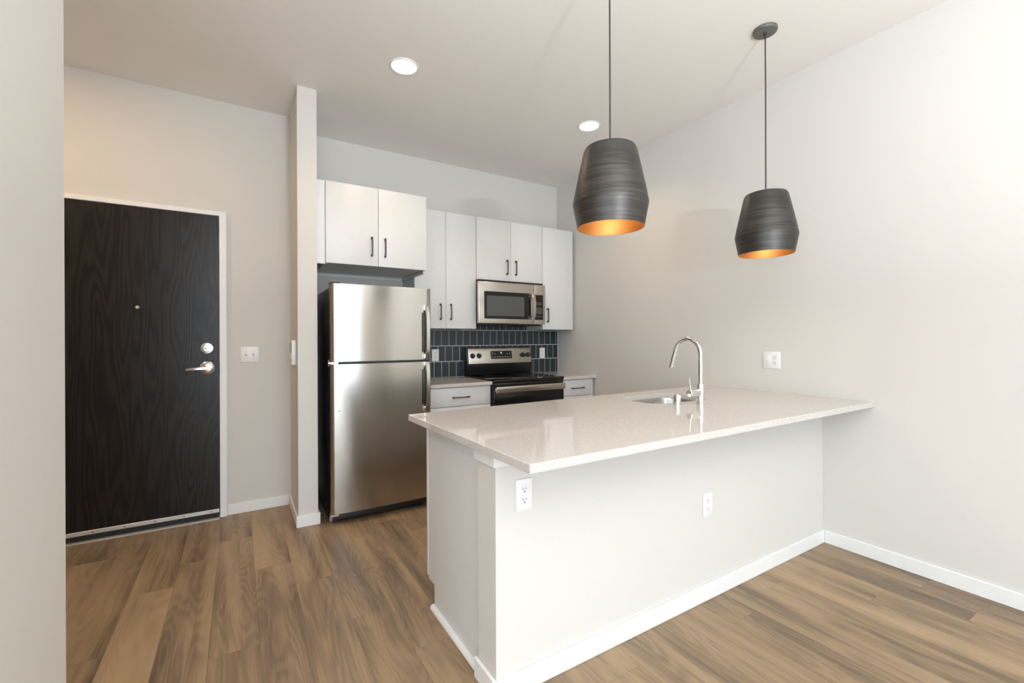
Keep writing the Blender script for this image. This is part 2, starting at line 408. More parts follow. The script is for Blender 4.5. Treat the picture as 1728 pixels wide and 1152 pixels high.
BT, BH = 0.014, 0.079
def base(name, label, runs):
    mb = MB()
    for r in runs: mb.box(*r, 0.0005, BH, 0.0025, 1)
    struct(mb, name, 'trim', label, 'baseboard')
base('baseboard_right', 'white baseboard along the right wall in front of the peninsula', [(XR - BT, XR - 0.0002, YREAR, 1.3675)])
base('baseboard_entry', 'white baseboard between the entry door and the partition', [(-0.076, XP0 - BT - 0.0005, YD - BT, YD - 0.0002)])
base('baseboard_partition', 'white baseboard wrapping the foot of the narrow partition',
     [(XP0 - BT, XP0 - 0.0002, YP - 0.0005, YD - 0.0005), (XP0 - BT, XP1 + BT, YP - BT, YP - 0.0007), (XP1 + 0.0002, XP1 + BT, YP - 0.0005, YP + 0.06)])
base('baseboard_left', 'white baseboard on the foreground wall', [(XLEFT, LWX + BT, LWY0 - BT, LWY0 - 0.0002), (LWX + 0.0002, LWX + BT, LWY0, LWY)])

# peninsula knee wall
KX, KY0, KY1 = 0.775, 1.382, 1.520
struct(MB().box(KX, XR - 0.0005, KY0, KY1, 0.0005, 0.883), 'wall_peninsula', 'wall', 'painted knee wall carrying the overhanging white peninsula counter', 'wall', smooth=0)
base('baseboard_peninsula', 'white baseboard along the foot of the peninsula knee wall',
     [(KX - BT, XR - 0.0005, KY0 - BT, KY0 - 0.0002), (KX - BT, KX - 0.0002, KY0 + 0.0002, KY1 + 0.012)])
struct(MB().box(KX - 0.013, XR - 0.001, KY0 - 0.013, KY0 - 0.0003, 0.836, 0.8825, 0.0015, 1).box(KX - 0.013, KX - 0.0003, KY0, KY1 + 0.008, 0.836, 0.8825, 0.0015, 1),
       'trim_1', 'trim', 'white trim band right under the peninsula counter', 'trim')
qr = [(0, 0)] + [(-0.019 * math.cos(a), 0.019 * math.sin(a)) for a in [PI / 2 * i / 8 for i in range(9)]]
qm = MB()
qm.prism([(0.7945 + p[0], 0.0006 + p[1]) for p in qr], 'Y', KY1 + 0.013, 2.03)
struct(qm, 'trim_2', 'trim', 'white rounded shoe moulding at the foot of the peninsula end panel', 'trim')

# entry door
DX0, DX1, DZ1 = -1.04, -0.124, 2.190
fr = MB()
fr.box(DX1 + 0.003, DX1 + 0.047, YD - 0.028, YD - 0.0003, 0.0005, DZ1 + 0.035, 0.002, 1).box(DX0 - 0.047, DX0 - 0.003, YD - 0.028, YD - 0.0003, 0.0005, DZ1 + 0.035, 0.002, 1)
fr.box(DX0 - 0.003, DX1 + 0.003, YD - 0.028, YD - 0.0003, DZ1 + 0.003, DZ1 + 0.035, 0.002, 1)
struct(fr, 'trim_3', 'frame', 'white metal frame around the black entry door', 'door frame')
door = struct(MB().box(DX0, DX1, YD - 0.018, YD - 0.0005, 0.022, DZ1, 0.001, 1), 'door_1', 'door', 'black-brown wood grain entry door with silver lever', 'door', origin=(-0.582, YD, 0.0))
yf = YD - 0.018
MB().box(DX0 + 0.002, DX1 - 0.002, yf - 0.007, yf - 0.0002, 0.040, 0.066, 0.0015, 1).build('door_sweep', 'alum', door)
MB().box(DX0 + 0.004, DX1 - 0.004, yf - 0.005, yf - 0.0002, 0.006, 0.039).build('sweep_seal', 'rubber', door)
for i in range(6): MB().lathe([(0, -0.0015), (0.0035, -0.001), (0.004, 0.0)], (DX1 - 0.05 - i * 0.16, yf - 0.007, 0.053), 'Y', 12).build('screw', 'rubber', door)
MB().lathe([(0, -0.006), (0.007, -0.006), (0.008, -0.007), (0.011, -0.005), (0.0125, 0)], (-0.584, yf, 1.514), 'Y', 24).build('peephole', 'satin', door)
db = MB().lathe([(0, -0.020), (0.020, -0.020), (0.022, -0.018), (0.022, -0.013), (0.036, -0.011), (0.041, -0.006), (0.042, 0)], (-0.197, yf, 1.232), 'Y', 40).build('deadbolt', 'satin', door)
MB().box(-0.214, -0.180, yf - 0.034, yf - 0.0205, 1.227, 1.237, 0.003).build('thumb_turn', 'satin', db)
lr = MB().lathe([(0, -0.014), (0.024, -0.014), (0.030, -0.012), (0.042, -0.008), (0.047, -0.004), (0.048, 0)], (-0.196, yf, 1.090), 'Y', 40).build('lever_rose', 'satin', door)
lm = MB().tube([(-0.196, yf - 0.0145, 1.09), (-0.196, yf - 0.045, 1.09)], 0.013, 20)
lm.strap([(-0.183, yf - 0.050, 1.091), (-0.21, yf - 0.052, 1.091), (-0.25, yf - 0.054, 1.089), (-0.29, yf - 0.052, 1.086), (-0.318, yf - 0.046, 1.084), (-0.324, yf - 0.034, 1.084)],
         [0.024, 0.024, 0.021, 0.020, 0.020, 0.019], 0.013, (0, 0, 1))
lm.build('lever', 'satin', lr)
st = MB().box(DX1 + 0.0005, DX1 + 0.0028, yf - 0.010, yf - 0.0003, 1.035, 1.135).build('strike_plate', 'blackplastic', door)
struct(MB().box(DX0, DX1, YD - 0.06, YD - 0.0005, 0.0003, 0.005, 0.001, 1), 'trim_4', 'alum', 'thin metal threshold under the black entry door', 'threshold')

# ------------------------------------------------------------------ wall plates
def plate(name, label, cat, loc, rz, gangs, group=None):
    """local frame: X across the wall, -Y out of the wall, Z up; gangs list of 'duplex' / 'toggle' / 'rocker'"""
    t = thing(name, label, cat, loc, group); t.rotation_euler = (0, 0, rz); t['_o'] = [0, 0, 0]
    w = 0.072 if len(gangs) == 1 else 0.118
    pl = MB().box(-w / 2, w / 2, -0.006, -0.0004, -0.058, 0.058, 0.0025).build('cover_plate', 'plate', t)
    for i, g in enumerate(gangs):
        cx = (i - (len(gangs) - 1) / 2) * 0.046
        if g == 'duplex':
            for dz in (0.0195, -0.0195):
                face = [(cx + a, dz + c) for a, c in rrect(-0.0165, 0.0165, -0.0135, 0.0135, 0.009, 5)]
                f = MB().prism(face, 'Y', -0.0075, -0.0055).build('receptacle', 'plate', t)
                s = MB().box(cx - 0.0078, cx - 0.0052, -0.0079, -0.0076, dz - 0.001, dz + 0.008).box(cx + 0.0052, cx + 0.0078, -0.0079, -0.0076, dz, dz + 0.007)
                s.lathe([(0, -0.0003), (0.0028, -0.0003), (0.0028, 0)], (cx, -0.0076, dz - 0.0075), 'Y', 12)
                s.build('socket_slot', 'slot', f, origin=(0, 0, 0))
            MB().lathe([(0, -0.0012), (0.002, -0.001), (0.003, 0)], (cx, -0.006, 0), 'Y', 12).build('screw', 'plate', t)
        elif g == 'toggle':
            MB().box(cx - 0.0055, cx + 0.0055, -0.0066, -0.0058, -0.0125, 0.0125).build('toggle_slot', 'mark', t)
            MB().prism([(-0.006, -0.004), (-0.017, 0.004), (-0.016, 0.010), (-0.006, 0.006)], 'X', cx - 0.0042, cx + 0.0042, 0.001).build('toggle', 'plate', t)
            for dz in (0.030, -0.030): MB().lathe([(0, -0.0012), (0.002, -0.001), (0.003, 0)], (cx, -0.006, dz), 'Y', 12).build('screw', 'mark', t)
        else:
            MB().prism([(-0.0058, -0.033), (-0.0075, -0.033), (-0.0100, 0.0), (-0.0075, 0.033), (-0.0058, 0.033)], 'X', cx - 0.0165, cx + 0.0165, 0.0006).build('rocker', 'plate', t)
    return t

plate('power_outlet', 'white duplex outlet near the left end of the peninsula, just under the counter corner', 'outlet', (0.8935, KY0, 0.7175), 0, ['duplex'])
plate('power_outlet', 'white duplex outlet halfway along the peninsula front, low on the pale wall', 'outlet', (1.977, KY0, 0.466), 0, ['duplex'])
plate('power_outlet', 'white duplex outlet on the dark tiles between refrigerator and stove', 'outlet', (1.643, YB - 0.0114, 1.133), 0, ['duplex'])
plate('power_outlet', 'white duplex outlet on the dark tiles to the right of the stove', 'outlet', (2.927, YB - 0.0114, 1.130), 0, ['duplex'])
plate('combination_wall_plate', 'square white plate with rocker switch and outlet on the right wall above the counter', 'switch', (XR, 1.694, 1.136), PI / 2 * -1, ['rocker', 'duplex'])
plate('light_switch', 'white double toggle light switch between the black entry door and the partition', 'switch', (0.068, YD, 1.181), 0, ['toggle', 'toggle'])
ic = thing('wall_intercom', 'slim white box fixed to the side of the narrow partition by the entry', 'intercom', (XP0, 3.54, 1.20))
icb = MB().box(XP0 - 0.029, XP0 - 0.0004, 3.480, 3.60, 1.113, 1.288, 0.004).build('housing', 'plate', ic)
MB().box(XP0 - 0.0305, XP0 - 0.0292, 3.495, 3.585, 1.20, 1.272, 0.0005, 1).build('screen', 'greyglass', ic)
MB().box(XP0 - 0.0305, XP0 - 0.0292, 3.52, 3.56, 1.13, 1.15, 0.0005, 1).build('button', 'mark', ic)

# ------------------------------------------------------------------ cabinets
def pull_v(parent, x, y, z, h=0.150):
    """vertical bar pull standing off a door face at y"""
    mb = MB()
    for s in (-1, 1):
        zz = z + s * (h / 2 - 0.009)
        mb.box(x - 0.006, x + 0.006, y - 0.028, y - 0.0002, zz - 0.009, zz + 0.009, 0.0025)
    mb.box(x - 0.0048, x + 0.0048, y - 0.033, y - 0.0235, z - h / 2 + 0.004, z + h / 2 - 0.004, 0.002)
    return mb.build('handle', 'pull', parent)
def pull_h(parent, x, y, z, w=0.162):
    mb = MB()
    for s in (-1, 1):
        xx = x + s * (w / 2 - 0.012)
        mb.box(xx - 0.008, xx + 0.008, y - 0.028, y - 0.0002, z - 0.0055, z + 0.0055, 0.0025)
    mb.box(x - w / 2, x + w / 2, y - 0.033, y - 0.0235, z - 0.0045, z + 0.0045, 0.002)
    return mb.build('handle', 'pull', parent)

def wall_cabinet(label, x0, x1, yface, z0, z1, doors, yback=YB - 0.0005, name='wall_cabinet'):
    t = thing(name, label, 'cabinet', ((x0 + x1) / 2, yback, z0))
    yc = yface + 0.021
    p = 0.016
    mb = MB()
    mb.box(x0, x0 + p, yc, yback, z0, z1).box(x1 - p, x1, yc, yback, z0, z1)
    mb.box(x0 + p, x1 - p, yc, yback, z1 - p, z1).box(x0 + p, x1 - p, yc, yback, z0 + 0.006, z0 + 0.006 + p)
    mb.box(x0 + p, x1 - p, yback - 0.008, yback, z0 + 0.006 + p, z1 - p)
    mb.build('carcass', 'cabinet', t, smooth=0)
    for a, c, hx, hz in doors:
        d = MB().box(a, c, yface, yface + 0.019, z0 + 0.002, z1 - 0.001, 0.0015).build('door', 'cabinet', t)
        pull_v(d, hx, yface, hz)
    return t

YU = 3.816
wall_cabinet('tall white double-door wall cabinet between refrigerator and microwave', 1.326, 1.937, YU, 1.386, 2.463,
             [(1.3275, 1.6245, 1.568, 1.540), (1.6275, 1.9355, 1.670, 1.541)])
wall_cabinet('short white double-door wall cabinet directly above the microwave', 1.9395, 2.712, YU, 1.862, 2.463,
             [(1.941, 2.3255, 2.278, 2.000), (2.3285, 2.7105, 2.379, 2.000)])
wall_cabinet('narrow white single-door wall cabinet right of the microwave against the right wall', 2.7145, 3.122, YU, 1.386, 2.463,
             [(2.716, 3.1205, 2.772, 1.536)])
fc = wall_cabinet('deep white double-door cabinet mounted above the refrigerator', 0.545, 1.3235, 3.510, 1.857, 2.466,
                  [(0.5465, 0.9285, 0.878, 2.006), (0.9315, 1.3225, 0.980, 2.006)])
MB().box(0.4695, 0.5435, 3.524, 3.54, 1.851, 2.466, 0.001, 1).build('filler_strip', 'cabinet', fc)
MB().box(0.562, 1.306, 4.119, 4.1385, 1.834, 1.8625).box(1.304, 1.3225, 3.54, 4.118, 1.834, 1.8565).build('bottom_rail', 'cabinet', fc, smooth=0)

def base_cabinet(label, x0, x1, fill=None):
    t = thing('base_cabinet', label, 'cabinet', ((x0 + x1) / 2, YB, 0.0))
    yfr = 3.503
    mb = MB().box(x0, x1, yfr + 0.021, YB - 0.001, 0.112, 0.8825).box(x0, x1, yfr + 0.10, YB - 0.001, 0.0005, 0.112)
    mb.build('carcass', 'cabinet', t, smooth=0)
    xd1 = x1 - 0.004 if fill is None else fill
    xd0 = x0 + 0.003
    dr = MB().box(xd0, xd1, yfr, yfr + 0.019, 0.716, 0.876, 0.0015).build('drawer', 'cabinet', t)
    pull_h(dr, (xd0 + xd1) / 2 if fill is None else 2.917, yfr, 0.793)
    d = MB().box(xd0, xd1, yfr, yfr + 0.019, 0.118, 0.711, 0.0015).build('door', 'cabinet', t)
    pull_v(d, xd1 - 0.05, yfr, 0.60)
    if fill is not None:
        MB().box(fill + 0.002, x1, yfr, yfr + 0.019, 0.118, 0.876, 0.001, 1).build('filler_strip', 'cabinet', t)
    return t
base_cabinet('white base cabinet with top drawer between refrigerator and stove', 1.328, 1.921)
base_cabinet('narrow white base cabinet with top drawer right of the stove', 2.722, 3.125, 3.098)

# peninsula cabinet run (open box so that the sink bowl hangs inside it)
pc = thing('peninsula_cabinet', 'white cabinet run under the peninsula, flat end panel with notched toe kick', 'cabinet', (2.0, 1.80, 0))
EX = 0.795
side = [(KY1 + 0.001, 0.0005), (2.02, 0.0005), (2.02, 0.113), (2.093, 0.113), (2.093, 0.8825), (KY1 + 0.001, 0.8825)]
MB().prism(side, 'X', EX, EX + 0.018).build('end_panel', 'cabinet', pc, smooth=0)
MB().prism(side, 'X', 3.125, 3.143).build('end_panel', 'cabinet', pc, smooth=0)
MB().box(EX + 0.0185, 3.1245, KY1 + 0.001, 2.092, 0.113, 0.131).box(EX + 0.0185, 3.1245, KY1 + 0.001, KY1 + 0.012, 0.132, 0.8825).build('carcass', 'cabinet', pc, smooth=0)
MB().box(EX + 0.0185, 3.1245, 2.004, 2.02, 0.0005, 0.1125).build('toe_kick', 'cabinet', pc, smooth=0)
nd = 5
for i in range(nd):
    a = EX - 0.002 + (3.143 - EX) * i / nd; c = EX - 0.002 + (3.143 - EX) * (i + 1) / nd - 0.003
    d = MB().box(a, c, 2.096, 2.115, 0.128, 0.878, 0.0015).build('door', 'cabinet', pc)
    mh = MB()
    hx = c - 0.05 if i % 2 == 0 else a + 0.05
    for s in (-1, 1): mh.box(hx - 0.006, hx + 0.006, 2.1152, 2.143, 0.76 + s * 0.066 - 0.009, 0.76 + s * 0.066 + 0.009, 0.0025)
    mh.box(hx - 0.0048, hx + 0.0048, 2.1385, 2.148, 0.69, 0.83, 0.002).build('handle', 'pull', d)

# ------------------------------------------------------------------ countertops
def slab(name, label, outer, z0, z1, hole=None):
    b = bmesh.new()
    def loop(pts, z):
        vs = [b.verts.new((p[0], p[1], z)) for p in pts]
        return vs, [b.edges.new((vs[i], vs[(i + 1) % len(vs)])) for i in range(len(vs))]
    lo = [loop(outer, z1)] + ([loop(hole, z1)] if hole else [])
    edges = [e for l in lo for e in l[1]]
    bmesh.ops.triangle_fill(b, use_beauty=True, use_dissolve=False, edges=edges)
    top = b.faces[:]
    ret = bmesh.ops.extrude_face_region(b, geom=top)
    bmesh.ops.translate(b, verts=[g for g in ret['geom'] if isinstance(g, bmesh.types.BMVert)], vec=(0, 0, z0 - z1))
    bmesh.ops.recalc_face_normals(b, faces=b.faces[:])
    mb = MB(); mb._merge(b)
    cx = sum(p[0] for p in outer) / len(outer); cy = sum(p[1] for p in outer) / len(outer)
    o = mb.build(name, 'quartz', None, (cx, cy, z0), smooth=0)
    bv = o.modifiers.new('eased_edge', 'BEVEL'); bv.width = 0.0025; bv.segments = 2; bv.limit_method = 'ANGLE'; bv.angle_limit = math.radians(40)
    return tag(o, label, 'countertop')
SX0, SX1, SY0, SY1 = 2.018, 2.53, 1.722, 2.068
slab('countertop', 'large white speckled quartz counter covering the peninsula', [(0.743, 1.113), (XR - 0.001, 1.113), (XR - 0.001, 2.252), (0.722, 2.178)], 0.884, 0.914,
     rrect(SX0, SX1, SY0, SY1, 0.11, 10))
slab('countertop', 'small white quartz counter between refrigerator and stove', [(1.328, 3.476), (1.9225, 3.476), (1.9225, YB - 0.001), (1.328, YB - 0.001)], 0.883, 0.912)
slab('countertop', 'small white quartz counter in the corner right of the stove', [(2.7155, 3.476), (XR - 0.001, 3.476), (XR - 0.001, YB - 0.001), (2.7155, YB - 0.001)], 0.883, 0.912)

# ------------------------------------------------------------------ backsplash
bs = thing('backsplash', 'dark slate tile backsplash of upright staggered tiles behind the stove', 'backsplash', (2.25, YB, 0.914), kind='structure')
MB().box(1.325, XR - 0.0008, YB - 0.0098, YB - 0.0004, 0.9135, 1.60).build('grout', 'grout', bs, smooth=0)
tl = MB(); PWX, PHZ = 0.0783, 0.156; g = 0.0042
for r in range(5):
    z0 = 0.9145 + r * PHZ; z1 = min(z0 + PHZ - g * 1.4, 1.598)
    off = 1.632 - 4 * PWX + (0.0385 if r % 2 == 1 else 0)
    for i in range(-1, 26):
        a = max(off + i * PWX + g / 2, 1.326); c = min(off + (i + 1) * PWX - g / 2, XR - 0.006)
        if c - a < 0.004: continue
        tl.box(a, c, YB - 0.0112, YB - 0.0099, z0, z1)
tl.build('tiles', 'tile', bs)

# ------------------------------------------------------------------ refrigerator
RX0, RX1, RYF = 0.535, 1.264, 3.25
rf = thing('refrigerator', 'stainless top-freezer refrigerator standing beside the narrow partition', 'refrigerator', (0.9, 3.65, 0))
MB().box(RX0 + 0.004, RX1 - 0.004, RYF + 0.078, 4.09, 0.03, 1.655, 0.006).build('cabinet_body', 'black', rf)
MB().box(RX0 + 0.012, RX1 - 0.012, RYF + 0.045, RYF + 0.079, 0.028, 0.078, 0.003).build('base_grille', 'blackplastic', rf)
def fridge_door(z0, z1, nm):
    """slightly bowed and gently uneven stainless skin with rounded edges"""
    b = bmesh.new(); nx, nz = 40, 40; rows = []
    bow = 0.013
    for j in range(nz + 1):
        row = []
        for i in range(nx + 1):
            u = i / nx; w = j / nz
            x = RX0 + (RX1 - RX0) * u; z = z0 + (z1 - z0) * w
            e = 2 * u - 1
            y = RYF + bow * e * e + 0.0009 * math.sin(7.5 * z + 1.0) * math.exp(-((u - 0.22) / 0.22) ** 2)
            d = min(x - RX0, RX1 - x); 
            if d < 0.012: y += 0.012 - math.sqrt(max(0, 0.012 ** 2 - (0.012 - d) ** 2))
            row.append(b.verts.new((x, y, z)))
        rows.append(row)
    for j in range(nz):
        for i in range(nx): b.faces.new((rows[j][i], rows[j][i + 1], rows[j + 1][i + 1], rows[j + 1][i]))
    yb = RYF + 0.070
    ring = rows[0] + [r[-1] for r in rows[1:]] + rows[-1][-2::-1] + [r[0] for r in rows[-2:0:-1]]
    back = [b.verts.new((v.co.x, yb, v.co.z)) for v in ring]
    n = len(ring)
    for i in range(n): b.faces.new((ring[i], back[i], back[(i + 1) % n], ring[(i + 1) % n]))
    b.faces.new(back[::-1])
    bmesh.ops.recalc_face_normals(b, faces=b.faces[:])
    mb = MB(); mb._merge(b); return mb.build(nm, 'steel', rf, smooth=40)
fz = fridge_door(1.136, 1.679, 'freezer_door'); fd = fridge_door(0.082, 1.118, 'fridge_door')
MB().box(RX0 + 0.006, RX1 - 0.006, RYF + 0.03, RYF + 0.076, 1.1185, 1.1355).build('door_gasket', 'blackplastic', rf)
MB().box(RX0 + 0.008, RX1 - 0.008, RYF + 0.0705, RYF + 0.0778, 0.085, 1.675).build('seal', 'rubber', rf)
def fridge_handle(parent, za, zb):
    """flat curved strap: za is the end near the door gap, zb the far end"""
    xh = RX1 - 0.034; n = 14; path = []; wd = []
    for i in range(n + 1):
        w = i / n; z = za + (zb - za) * w
        path.append((xh, RYF + 0.006 - 0.022 * math.sin(PI * min(1, max(0, w))) ** 0.55 - 0.002, z)); wd.append(0.034)
    h = MB().strap(path, wd, 0.014, (1, 0, 0)).build('handle', 'steel', parent)
    for z in (za + (zb - za) * 0.035, za + (zb - za) * 0.965):
        MB().box(xh - 0.028, xh - 0.0165, RYF - 0.010, RYF + 0.010, z - 0.022, z + 0.022, 0.004).build('handle_end', 'chrome', h)
    MB().box(xh - 0.033, xh - 0.0165, RYF - 0.013, RYF + 0.010, min(za, zb) + 0.050, max(za, zb) - 0.050, 0.004).build('grip_shade', 'blackplastic', h)  # black bar stands in for the shaded recess beside the handle strap
fridge_handle(fz, 1.142, 1.545); fridge_handle(fd, 1.112, 0.745)
em = MB().lathe([(0, -0.002), (0.021, -0.002), (0.0225, -0.0035), (0.0245, -0.0035), (0.0255, 0.001)], (0.588, RYF + 0.0082, 1.522), 'Y', 40).build('emblem', 'satin', fz)
def script(cx, cz, s, y, pts_list, r):
    mb = MB()
    for pts in pts_list: mb.tube([(cx + a * s, y, cz + c * s) for a, c in pts], r, 6)
    return mb
gg = [(-0.05 + 0.3 * math.cos(a) - 0.25, 0.05 + 0.45 * math.sin(a)) for a in [PI * 0.15 + PI * 1.7 * i / 16 for i in range(17)]] + [(-0.02, 0.0), (-0.08, -0.45), (-0.3, -0.62)]
ee = [(0.12, -0.02), (0.38, 0.12), (0.36, 0.42), (0.18, 0.45), (0.10, 0.18), (0.06, -0.12), (0.16, -0.42), (0.36, -0.40), (0.52, -0.2)]
script(0.588, 1.522, 0.021, RYF + 0.0056, [gg, ee], 0.0009).build('monogram', 'mark', em)
hg = MB().box(RX0 + 0.004, RX0 + 0.05, RYF + 0.012, RYF + 0.06, 1.1195, 1.1345).tube([(RX0 - 0.004, RYF + 0.06, 1.105), (RX0 - 0.004, RYF + 0.06, 1.150)], 0.004, 8).box(RX0 - 0.006, RX0 + 0.004, RYF + 0.050, RYF + 0.070, 1.122, 1.132)
hg.build('hinge', 'satin', rf)
MB().box(RX0 - 0.004, RX0 + 0.055, RYF + 0.030, RYF + 0.075, 0.060, 0.078, 0.002, 1).tube([(RX0 + 0.006, RYF + 0.05, 0.03), (RX0 + 0.006, RYF + 0.05, 0.0795)], 0.010, 12).build('hinge', 'satin', rf)
for x in (RX0 + 0.05, RX1 - 0.05):
    for y in (RYF + 0.11, 4.03): MB().lathe([(0, 0.0005), (0.018, 0.0005), (0.018, 0.012), (0.010, 0.014), (0.010, 0.031)], (x, y, 0), 'Z', 20).build('foot', 'blackplastic', rf)
MB().box(RX0 + 0.002, RX0 + 0.06, RYF + 0.02, RYF + 0.10, 1.6795, 1.690, 0.003).build('hinge_cover', 'blackplastic', rf)
MB().lathe([(0, -0.002), (0.004, -0.002), (0.004, 0.002)], (0.590, RYF + 0.0085, 0.795), 'Y', 12).build('door_plug', 'rubber', fd)

# ------------------------------------------------------------------ stove
GX0, GX1 = 1.926, 2.712
sv = thing('stove', 'black and stainless electric stove with glass cooktop between the white base cabinets', 'stove', (2.32, 3.8, 0))
MB().box(GX0 + 0.002, GX1 - 0.002, 3.492, 4.112, 0.05, 0.893, 0.003).build('oven_body', 'black', sv)
MB().box(GX0, GX1, 3.450, 4.06, 0.894, 0.924, 0.007, 3).build('cooktop', 'blackglass', sv)
MB().box(GX0 + 0.004, GX1 - 0.004, 3.462, 3.4915, 0.850, 0.8935, 0.003).build('front_panel', 'blackglass', sv)
od = MB().box(GX0 + 0.003, GX1 - 0.003, 3.456, 3.490, 0.255, 0.846, 0.005).build('oven_door', 'ovenglass', sv)
MB().box(GX0 + 0.14, GX1 - 0.14, 3.4550, 3.4558, 0.38, 0.68).build('oven_window', 'blackglass', od)
h = MB().box(GX0 + 0.004, GX1 - 0.018, 3.408, 3.428, 0.806, 0.866, 0.008, 3)
h.build('handle', 'steel_wide', od)
for x in (GX0 + 0.022, GX1 - 0.036): MB().box(x - 0.012, x + 0.012, 3.4285, 3.4558, 0.815, 0.857, 0.004).build('handle_bracket', 'chrome', od)
MB().box(GX0 + 0.003, GX1 - 0.003, 3.458, 3.490, 0.060, 0.248, 0.005).build('storage_drawer', 'black', sv)
for x in (GX0 + 0.05, GX1 - 0.05):
    for y in (3.56, 4.06): MB().lathe([(0, 0.0005), (0.02, 0.0005), (0.02, 0.015), (0.012, 0.02), (0.012, 0.0505)], (x, y, 0), 'Z', 16).build('foot', 'blackplastic', sv)
MB().prism([(4.052, 0.9245), (4.030, 1.034), (4.062, 1.204), (4.124, 1.204), (4.124, 0.9245)], 'X', 1.942, 2.716, 0.004).build('backguard', 'black', sv)
# slanted stainless control panel in its own frame
pa, pb = Vector((0, 4.0285, 1.036)), Vector((0, 4.0585, 1.196))
ax = (pb - pa).normalized(); nrm = Vector((1, 0, 0)).cross(ax) * 1.0
PM = Matrix(((1, 0, 0, 0), (0, -nrm.y, ax.y, pa.y), (0, -nrm.z, ax.z, pa.z), (0, 0, 0, 1)))  # local: x, -y outward, z up the slope
if (PM.to_3x3() @ Vector((0, -1, 0))).y > 0:
    PM = Matrix(((1, 0, 0, 0), (0, nrm.y, ax.y, pa.y), (0, nrm.z, ax.z, pa.z), (0, 0, 0, 1)))
cp = MB(PM).box(1.960, 2.712, -0.005, 0.0005, 0.002, 0.160, 0.002).build('control_panel', 'steel_wide', sv)
for x in (2.006, 2.079, 2.608, 2.676):
    k = MB(PM).lathe([(0, -0.029), (0.018, -0.029), (0.0205, -0.026), (0.0215, -0.010), (0.026, -0.008), (0.027, -0.0052)], (x, 0, 0.083), 'Y', 32).build('knob', 'blackplastic', sv)
    MB(PM).box(x - 0.0012, x + 0.0012, -0.0300, -0.0292, 0.085, 0.100).build('pointer', 'mark', k)
dp = MB(PM).prism(rrect(2.215, 2.470, 0.048, 0.130, 0.012, 5), 'Y', -0.0078, -0.0052).build('display_panel', 'blackglass', cp)
MB(PM).box(2.330, 2.350, -0.0084, -0.0079, 0.102, 0.119).build('clock_display', 'digit', dp)
for i in range(8): MB(PM).box(2.228 + i * 0.030, 2.241 + i * 0.030, -0.0083, -0.0079, 0.064, 0.070).build('key', 'mark', dp)
for i in (0, 1, 6, 7): MB(PM).box(2.228 + i * 0.030, 2.241 + i * 0.030, -0.0083, -0.0079, 0.096, 0.101).build('key', 'mark', dp)
for i in (0, 7): MB(PM).box(2.228 + i * 0.030, 2.243 + i * 0.030, -0.0083, -0.0079, 0.114, 0.118).build('key', 'mark', dp)
for x, y, r in ((2.12, 3.62, 0.11), (2.53, 3.62, 0.085), (2.12, 3.90, 0.075), (2.53, 3.90, 0.10)):
    MB().lathe([(r, 0.9242), (r, 0.9244), (r - 0.002, 0.9244), (r - 0.002, 0.9242)], (x, y, 0), 'Z', 48, True).build('burner_ring', 'greyglass', sv)

# ------------------------------------------------------------------ microwave
mw = thing('microwave', 'stainless over-the-range microwave mounted under the white cabinets', 'microwave', (2.31, YB, 1.43))
MX0, MX1, MZ0, MZ1, MYF = 1.920, 2.692, 1.436, 1.838, 3.738
MB().box(MX0 + 0.02, MX1 - 0.004, MYF + 0.034, YB - 0.012, MZ0 + 0.004, 1.8605, 0.003).build('housing', 'black', mw)
dr = MB().box(MX0, 2.5515, MYF, MYF + 0.033, MZ0, MZ1, 0.008, 3).build('door', 'steel_wide', mw)
MB().box(2.553, MX1, MYF, MYF + 0.033, MZ0, MZ1, 0.004, 2).build('control_frame', 'steel_wide', mw)
wn = MB().prism(rrect(1.982, 2.512, 1.484, 1.746, 0.006, 4), 'Y', MYF - 0.0022, MYF - 0.0003).build('door_glass', 'blackglass', dr)
MB().prism(rrect(2.008, 2.432, 1.512, 1.706, 0.012, 4), 'Y', MYF - 0.0030, MYF - 0.0023).build('viewing_screen', 'greyglass', wn)
n = 12
hp = [(2.532, MYF - 0.012 - 0.030 * math.sin(PI * i / n) ** 0.5, 1.482 + 0.262 * i / n) for i in range(n + 1)]
hh = MB().strap(hp, 0.034, 0.012, (1, 0, 0)).build('handle', 'steel_wide', dr)
for z in (1.500, 1.726): MB().box(2.508, 2.516, MYF - 0.032, MYF - 0.0025, z - 0.016, z + 0.016, 0.002).build('handle_end', 'chrome', hh)
kp = MB().box(2.563, 2.664, MYF - 0.0020, MYF - 0.0003, 1.482, 1.736, 0.0005, 1).build('keypad', 'blackglass', mw)
for r_, z in enumerate((1.516, 1.552, 1.566, 1.582, 1.598, 1.640, 1.656)):
    for c_ in range(4 if 0 < r_ < 5 else 3):
        x = 2.582 + c_ * (0.018 if 0 < r_ < 5 else 0.024)
        MB().box(x, x + 0.007, MYF - 0.0026, MYF - 0.0021, z - 0.003, z + 0.003).build('key', 'mark', kp)
MB().lathe([(0, -0.0015), (0.008, -0.0015), (0.009, 0.0005)], (2.325, MYF, 1.795), 'Y', 24).build('emblem', 'satin', dr)
vt = MB().box(MX0 + 0.03, MX1 - 0.02, MYF + 0.05, YB - 0.05, MZ0 - 0.012, MZ0 + 0.0035, 0.003)
vt.build('vent_grille', 'blackplastic', mw)
MB().box(2.14, 2.24, MYF + 0.06, MYF + 0.12, MZ0 - 0.016, MZ0 - 0.0125, 0.001, 1).build('cooktop_lamp_cover', 'greyglass', mw)

